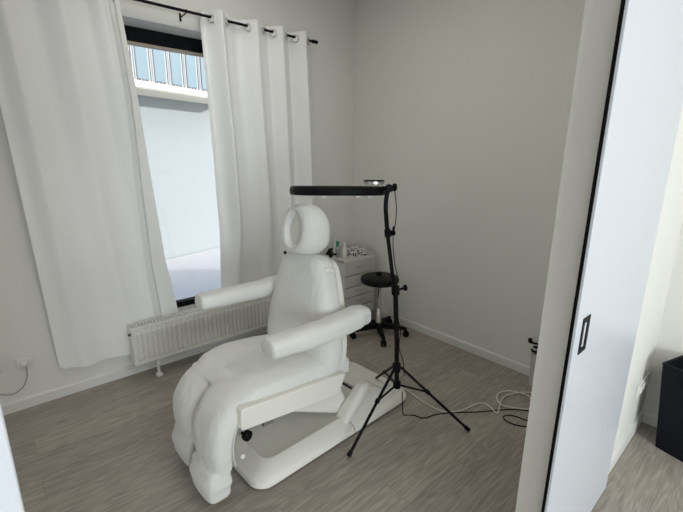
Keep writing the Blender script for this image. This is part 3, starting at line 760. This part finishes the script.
hub = LA([(0.0155, 0), (0.023, 0.003), (0.024, 0.05), (0.017, 0.055)], 18, (-0.008, 0, 0.335), (-0.04, 0, 1)); obj('leg_collar', hub, 'black', LP_)
bm = LA([(0.012, 0), (0.022, 0.003), (0.023, 0.04), (0.016, 0.045)], 18, (0, 0, 0.225)); obj('brace_collar', bm, 'black', LP_)
feet = [(1.233, 1.317), (1.894, 1.017), (1.835, 1.745)]
for fx, fy in feet:
    d = V((fx-LX, fy-LY, 0)); dn = d.normalized(); sd = V((-dn.y, dn.x, 0))
    a = dn*0.022 + V((-0.006, 0, 0.365)); b = d + V((0, 0, 0.016))
    bm = bmesh.new(); tube(bm, [a, b], 0.0085, 8)
    mid = a.lerp(b, 0.40)
    bb = bm; 
    box(bb, (-0.012, -0.009, -0.010), (0.012, 0.009, 0.010), Matrix.Translation(mid) @ (b-a).to_track_quat('X', 'Z').to_matrix().to_4x4())
    lg = obj('leg', bm, 'blackmetal', LP_)
    obj('brace', T([dn*0.02 + V((0, 0, 0.245)), mid], 0.006, 8), 'blackmetal', lg)
    obj('rubber_foot', T([a.lerp(b, 0.955), b + (b-a).normalized()*0.006], 0.0115, 10), 'black', lg)
# ring: its plane tips a little towards the doorway
RC = V((1.392-LX, 1.602-LY, 1.374)); 
view = (V((1.392, 1.602, 1.392)) - V((0, 0, CAM_H))).normalized()
rn = V((0, 0, 1)); tip = V((view.x, view.y, 0)).normalized(); slope = -0.068
rn = (V((0, 0, 1)) - tip*slope).normalized()
rs, rt_ = frame_for(rn)
R_out, R_in, hh = 0.250, 0.192, 0.022
bm = bmesh.new(); rings = []
prof = [(R_in, -hh*0.6), (R_in, hh*0.6), (R_in+0.012, hh), (R_out-0.014, hh), (R_out-0.004, hh*0.7), (R_out, hh*0.2), (R_out, -hh*0.6), (R_out-0.004, -hh), (R_out-0.02, -hh), (R_in+0.01, -hh)]
N = 72
rings = [[RC + rs*(r*math.cos(2*PI*k/N)) + rt_*(r*math.sin(2*PI*k/N)) + rn*z for r, z in prof] for k in range(N)]
ring_loft(bm, rings, False, True)
ringo = obj('light_ring', bm, 'black', LP_)
bm = bmesh.new(); prof2 = [(R_in+0.008, -hh-0.003), (R_in+0.008, -hh+0.002), (R_out-0.018, -hh+0.002), (R_out-0.018, -hh-0.003)]
ring_loft(bm, [[RC + rs*(r*math.cos(2*PI*k/N)) + rt_*(r*math.sin(2*PI*k/N)) + rn*z for r, z in prof2] for k in range(N)], False, True)
obj('diffuser', bm, 'diffuser', ringo)
toward = -V((view.x, view.y, 0)).normalized(); lat = V((toward.y, -toward.x, 0))
for q in (-0.62, -0.40, 0.26):
    dirn = toward*math.sqrt(1-q*q) + lat*q; dirn = (dirn - rn*dirn.dot(rn)).normalized()
    c = RC + dirn*(R_out-0.012) - rn*(hh+0.003)
    bm = B((-0.011, -0.006, -0.004), (0.011, 0.006, 0.004), Matrix.Translation(c) @ dirn.to_track_quat('Y', 'Z').to_matrix().to_4x4()); obj('clip', bm, 'diffuser', ringo, smooth=False)
top = V((-0.128, 0, 1.395))
bm = LA([(0.010, -0.022), (0.019, -0.02), (0.019, 0.02), (0.010, 0.022)], 16, tuple(top), (0.6, 0.75, 0)); tube(bm, [top, RC + (top-RC).normalized()*R_out*0.97], 0.011, 10)
lathe(bm, [(0.006, 0), (0.019, 0.003), (0.019, 0.016), (0.010, 0.02)], 12, tuple(top + V((0.012, -0.012, 0.004))), (0.9, -0.45, 0))
obj('hinge', bm, 'black', LP_)
pc = RC + (V((-0.128, 0, 1.395))-RC).normalized()*(R_out-0.055) + rn*(hh-0.001)
o = obj('control_drum', LA([(0.050, 0.0), (0.052, 0.002), (0.052, 0.013), (0.049, 0.015)], 36, tuple(pc), tuple(rn)), 'steel', LP_)
obj('drum_lid', LA([(0.053, 0.0), (0.0535, 0.002), (0.0535, 0.006), (0.045, 0.008)], 36, tuple(pc + rn*0.0145), tuple(rn)), 'black', o)
# lead running down the stand
lead = smooth_path([(-0.110, -0.02, 1.385), (-0.092, -0.02, 1.30), (-0.094, -0.02, 1.22), (-0.108, -0.02, 1.13), (-0.086, -0.02, 1.00), (-0.05, -0.022, 0.90)], 6)
obj('lamp_lead', T(lead, 0.0025, 6), 'black', LP_)
lead = smooth_path([(-0.052, -0.020, 0.82), (-0.068, -0.022, 0.76), (-0.062, -0.022, 0.70), (-0.035, -0.02, 0.66), (-0.012, -0.02, 0.60), (-0.02, -0.02, 0.50), (0.02, -0.022, 0.40), (0.035, -0.024, 0.30)], 6)
obj('lamp_lead', T(lead, 0.0025, 6), 'black', LP_)

# ------------------------------------------------------------------ stool
ST = thing('rolling_stool', 'black round rolling stool in front of the drawer unit', 'stool', (2.465, 2.275, 0))
st_o = obj('seat', LA([(0.10, 0.446), (0.152, 0.448), (0.164, 0.458), (0.167, 0.481), (0.159, 0.498), (0.134, 0.506), (0.0005, 0.508)], 40), 'vinyl', ST); st_o.location.z = 0.036
st_o = obj('seat_plate', LA([(0.05, 0.426), (0.10, 0.432), (0.10, 0.447), (0.02, 0.448)], 24), 'black', ST); st_o.location.z = 0.036
obj('gas_column', LA([(0.014, 0.22), (0.014, 0.466), (0.010, 0.467)], 18), 'chrome', ST)
obj('column_sleeve', LA([(0.030, 0.07), (0.030, 0.10), (0.024, 0.12), (0.022, 0.24), (0.018, 0.245)], 20), 'steel', ST)
st_o = obj('height_lever', T([(-0.02, -0.02, 0.434), (-0.10, -0.085, 0.415), (-0.150, -0.125, 0.372)], 0.005, 8), 'black', ST); st_o.location.z = 0.036
for k in range(5):
    a = math.radians(-54 + 72*k); d = V((math.cos(a), math.sin(a), 0)); s = V((-d.y, d.x, 0))
    ringsb = []
    for q, hw_, z0, z1 in ((0.0, 0.026, 0.065, 0.115), (0.08, 0.024, 0.062, 0.108), (0.20, 0.018, 0.062, 0.092), (0.252, 0.016, 0.060, 0.082)):
        ringsb.append([d*q - s*hw_ + V((0, 0, z0)), d*q + s*hw_ + V((0, 0, z0)), d*q + s*hw_*0.7 + V((0, 0, z1)), d*q - s*hw_*0.7 + V((0, 0, z1))])
    bm = bmesh.new(); ring_loft(bm, ringsb)
    lg = obj('leg', bm, 'black', ST, bevel=0.004)
    bm = bmesh.new(); c = d*0.248
    for q in (-0.013, 0.013): lathe(bm, [(0.010, -0.008), (0.025, -0.007), (0.027, 0), (0.025, 0.007), (0.010, 0.008)], 18, tuple(c + s*q + V((0, 0, 0.027))), tuple(s))
    tube(bm, [c + V((0, 0, 0.027)), c + V((0, 0, 0.068))], 0.008, 8)
    obj('caster', bm, 'black', lg)
st_o = obj('centre_knob', LA([(0.022, 0.507), (0.024, 0.526), (0.018, 0.536), (0.0005, 0.538)], 16, (0.01, 0.02, 0)), 'vinyl', ST); st_o.location.z = 0.036

# ------------------------------------------------------------------ drawer unit
CX0, CX1, CYF, CYB = 2.305, 2.695, 2.55, 2.925
CZ0, CZ1 = 0.07, 0.632
DU = thing('drawer_unit', 'white five drawer trolley in the corner behind the stool', 'drawer unit', ((CX0+CX1)/2, CYF, 0))
hx = (CX1-CX0)/2; dp = CYB-CYF
bm = bmesh.new()
box(bm, (-hx, 0.012, CZ0), (-hx+0.016, dp, CZ1+0.012)); box(bm, (hx-0.016, 0.012, CZ0), (hx, dp, CZ1+0.012)); box(bm, (-hx+0.016, 0.02, CZ0), (hx-0.016, dp, CZ0+0.016)); box(bm, (-hx+0.016, dp-0.012, CZ0+0.016), (hx-0.016, dp, CZ1-0.016))
box(bm, (-hx+0.016, 0.02, CZ0+0.016), (hx-0.016, dp-0.012, CZ1-0.016))
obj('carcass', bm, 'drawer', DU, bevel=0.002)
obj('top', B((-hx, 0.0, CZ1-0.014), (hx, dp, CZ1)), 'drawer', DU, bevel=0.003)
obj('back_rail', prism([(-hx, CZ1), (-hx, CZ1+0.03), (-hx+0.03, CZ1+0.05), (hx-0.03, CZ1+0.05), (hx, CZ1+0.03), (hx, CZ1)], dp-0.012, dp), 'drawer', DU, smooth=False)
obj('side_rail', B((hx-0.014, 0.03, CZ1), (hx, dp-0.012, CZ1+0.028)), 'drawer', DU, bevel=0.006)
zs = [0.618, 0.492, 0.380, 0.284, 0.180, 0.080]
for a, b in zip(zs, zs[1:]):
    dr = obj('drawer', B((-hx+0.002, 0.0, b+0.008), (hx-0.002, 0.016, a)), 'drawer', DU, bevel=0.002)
    zc = b + (a-b)*0.60
    bm = T([(-0.055, 0.002, zc), (-0.052, -0.018, zc), (0.052, -0.018, zc), (0.055, 0.002, zc)], 0.0045, 8); obj('handle', bm, 'steel', dr)
for sx in (-1, 1):
    for yy in (0.045, dp-0.045):
        bm = LA([(0.008, -0.010), (0.022, -0.009), (0.024, 0), (0.022, 0.009), (0.008, 0.010)], 16, (sx*(hx-0.04), yy, 0.024), (1, 0, 0)); tube(bm, [(sx*(hx-0.04), yy, 0.024), (sx*(hx-0.04), yy, CZ0+0.004)], 0.008, 8)
        obj('caster', bm, 'black', DU)

def bottle(name, x, y, r, h, body, cap, label, capr=0.5, caph=0.22, group=None):
    t = thing(name, label, 'bottle', (x, y, CZ1), 0, group)
    bh = h*(1-caph)
    obj('body', LA([(r*0.92, 0), (r, 0.004), (r, bh*0.82), (r*0.75, bh*0.93), (r*0.42, bh*0.97), (r*0.40, bh)], 20), body, t)
    obj('cap', LA([(r*capr, bh-0.002), (r*capr, h-0.003), (r*capr*0.85, h)], 16), cap, t)
bottle('bottle', 2.385, 2.745, 0.020, 0.150, 'greybottle', 'green', 'slim bottle with green cap on the drawer unit, beside the headrest', 0.75, 0.3)
bottle('bottle', 2.425, 2.69, 0.021, 0.145, 'bottle', 'bottle', 'white bottle between the green capped one and the patterned box', 0.55, 0.25)
bottle('bottle', 2.452, 2.835, 0.024, 0.115, 'greybottle', 'bottle', 'grey bottle with pale cap left of the patterned box', 0.6, 0.22)
bottle('bottle', 2.43, 2.83, 0.017, 0.175, 'bottle', 'bottle', 'tall thin white pump bottle at the back of the drawer unit top', 0.5, 0.3)
tb = thing('tissue_box', 'white tissue box with black dots on the drawer unit', 'box', (2.568, 2.700, CZ1), math.radians(-14))
obj('carton', B((-0.092, -0.060, 0), (0.092, 0.060, 0.066)), 'dotted', tb, bevel=0.003)
obj('slot', prism(rrect(0.05, 0.016, 0.015), 0.0655, 0.0668, 'z'), 'dark', tb)
bm = pad([(-0.035, 0, 0.066), (0, 0.004, 0.074), (0.035, 0, 0.068)], (0, 1, 0), [0.008, 0.012, 0.008], [0.006, 0.009, 0.006], 2, 14)
obj('tissue', bm, 'bottle', tb)

# ------------------------------------------------------------------ sockets, cables, bin, planter
def wall_socket(parent_loc, nx, label, frame_gap, rot=0.0):
    t = thing('wall_socket', label, 'socket', parent_loc, rot)
    hw_ = nx*0.0405
    obj('cover_plate', B((-hw_, -0.009, -0.0405), (hw_, 0.0, 0.0405)), 'socket', t, bevel=0.003)
    for k in range(nx):
        cx = -hw_ + 0.0405 + k*0.081
        bm = LA([(0.0005, 0.0010), (0.0195, 0.0010), (0.0215, 0.0045), (0.0255, 0.0040), (0.0275, 0.0002)], 28, (cx, -0.009, 0), (0, -1, 0))
        o = obj('outlet', bm, 'socket', t)
    return t
wall_socket((0.033, YW, 0.301), 1, 'white wall socket left of the curtain holding a grey corded plug', 0)
pg = thing('power_plug', 'round plug with grey cord in the socket left of the curtain', 'plug', (0.030, YW-0.0142, 0.301))
obj('plug_body', LA([(0.0185, 0.0), (0.019, 0.004), (0.018, 0.016), (0.010, 0.030), (0.005, 0.036)], 20, (0, 0, 0), (0, -1, 0)), 'socket', pg)
cord = smooth_path([(0, -0.030, 0), (0.004, -0.045, -0.03), (-0.004, -0.040, -0.085), (-0.030, -0.028, -0.140), (-0.075, -0.022, -0.168), (-0.120, -0.020, -0.158), (-0.20, -0.020, -0.10), (-0.30, -0.02, -0.05)], 6)
obj('cord', T(cord, 0.0035, 8), 'gcable', pg)
wd_ = thing('wall_charger', 'white charger box on the wall at the left picture edge', 'charger', (-0.129, YW, 0.340))
obj('case', B((-0.06, -0.035, -0.05), (0.052, 0.0, 0.055)), 'socket', wd_, bevel=0.012, segs=3)
obj('face', B((-0.045, -0.038, -0.035), (0.03, -0.034, 0.04)), 'greybottle', wd_, bevel=0.003)
ws = wall_socket((2.622, YH0, 0.309), 3, 'white triple wall socket in the hall near the planter', 0)

def floor_cable(name, pts, r, m, label, z=None):
    P = smooth_path([(x, y, (z or r) if len(q) == 0 else q[0]) for x, y, *q in pts], 8)
    return tag(obj(name, T(P, r, 8), m), label, 'cable')
floor_cable('cable', [(1.672, 1.335, 0.20), (1.700, 1.345, 0.05), (1.735, 1.355, 0.004), (1.775, 1.320), (1.800, 1.262), (1.890, 1.232), (1.987, 1.172), (2.107, 1.077), (2.205, 1.012), (2.310, 0.935), (2.38, 0.84)],
            0.003, 'black', 'thin black cable from the tripod along the floor')
import math as _m
def px_floor(px, py):
    d = fw*F_PX + rt*(px-341.5) - up*(py-256); t = -CAM_H/d.z
    return (d.x*t, d.y*t)
wl = [(400, 388), (407.4, 391.4), (419, 400), (431, 407.5), (444.5, 412.6), (461, 411.6), (474, 406), (483, 404), (491, 409), (496.7, 414.3), (499, 410), (500, 404), (503, 399), (508.5, 395.8), (518, 393.6), (527, 393.4), (538, 394)]
floor_cable('cable', [px_floor(*p) for p in wl], 0.0042, 'wcable', 'white cable wavering over the floor to the right', 0.0075)
wl2 = [(536, 411.5), (528.6, 411), (517, 410), (505, 408), (498.5, 404), (496.7, 399), (498, 395.5), (503, 393.2), (512, 392.6), (522, 395), (528.6, 398), (533, 404), (540, 408)]
floor_cable('cable', [(*px_floor(*p),) for p in wl2], 0.0042, 'wcable', 'white cable lying in a loop near the partition edge', 0.0125)
wl3 = [(540, 423), (527, 421), (519, 418), (512, 416), (506, 415.8), (503.4, 417.6), (505, 420.5), (508.5, 422.7), (516, 425.5), (525, 427), (538, 428.5)]
floor_cable('cable', [px_floor(*p) for p in wl3], 0.0035, 'black', 'black cable lying in a small loop by the partition edge')

bn = thing('waste_bin', 'slim grey bin at the right wall, half behind the partition', 'bin', (2.716, 0.935, 0))
bm = bmesh.new()
def rr3(hx_, hy_, r, z): return [V((x, y, z)) for x, y in rrect(hx_, hy_, r, 5)]
ring_loft(bm, [rr3(0.052, 0.082, 0.015, 0.0), rr3(0.058, 0.090, 0.016, 0.225), rr3(0.061, 0.093, 0.016, 0.226), rr3(0.061, 0.093, 0.016, 0.234), rr3(0.054, 0.086, 0.014, 0.234), rr3(0.048, 0.078, 0.013, 0.02)])
obj('body', bm, 'bin', bn)
cb = thing('cable_bundle', 'black cable bundle lying on top of the grey bin', 'cable', (2.716, 1.000, 0.2343))
bm = bmesh.new()
pts = smooth_path([(0.0, 0.04, 0.008), (-0.03, 0.02, 0.012), (-0.035, -0.03, 0.02), (0.0, -0.05, 0.03), (0.03, -0.02, 0.03), (0.0, 0.025, 0.035), (-0.03, 0.0, 0.045), (-0.01, -0.045, 0.05), (0.02, -0.02, 0.052), (0.0, 0.03, 0.058), (-0.025, 0.045, 0.066)], 6)
tube(bm, pts, 0.008, 8); obj('loops', bm, 'black', cb)
bm = LA([(0.008, 0), (0.014, 0.003), (0.014, 0.03), (0.006, 0.035)], 12, (-0.025, 0.045, 0.062), (0.2, 0.3, 0.9)); obj('plug', bm, 'black', cb)

pa = math.radians(-16)
PLT = thing('planter', 'dark woven square planter standing in the hall corner', 'planter', (2.640, 0.150, 0), pa)
def sq(h, z): return [V((x, y, z)) for x, y in rrect(h, h, 0.006, 2)]
bm = bmesh.new(); ring_loft(bm, [sq(0.098, 0.0), sq(0.132, 0.49), sq(0.134, 0.492), sq(0.134, 0.502), sq(0.122, 0.502), sq(0.120, 0.44), sq(0.112, 0.42)], True)
obj('body', bm, 'rattan', PLT, smooth=False)
bm = bmesh.new(); ring_loft(bm, [sq(0.112, 0.40), sq(0.116, 0.43)]); obj('liner', bm, 'dark', PLT, smooth=False)
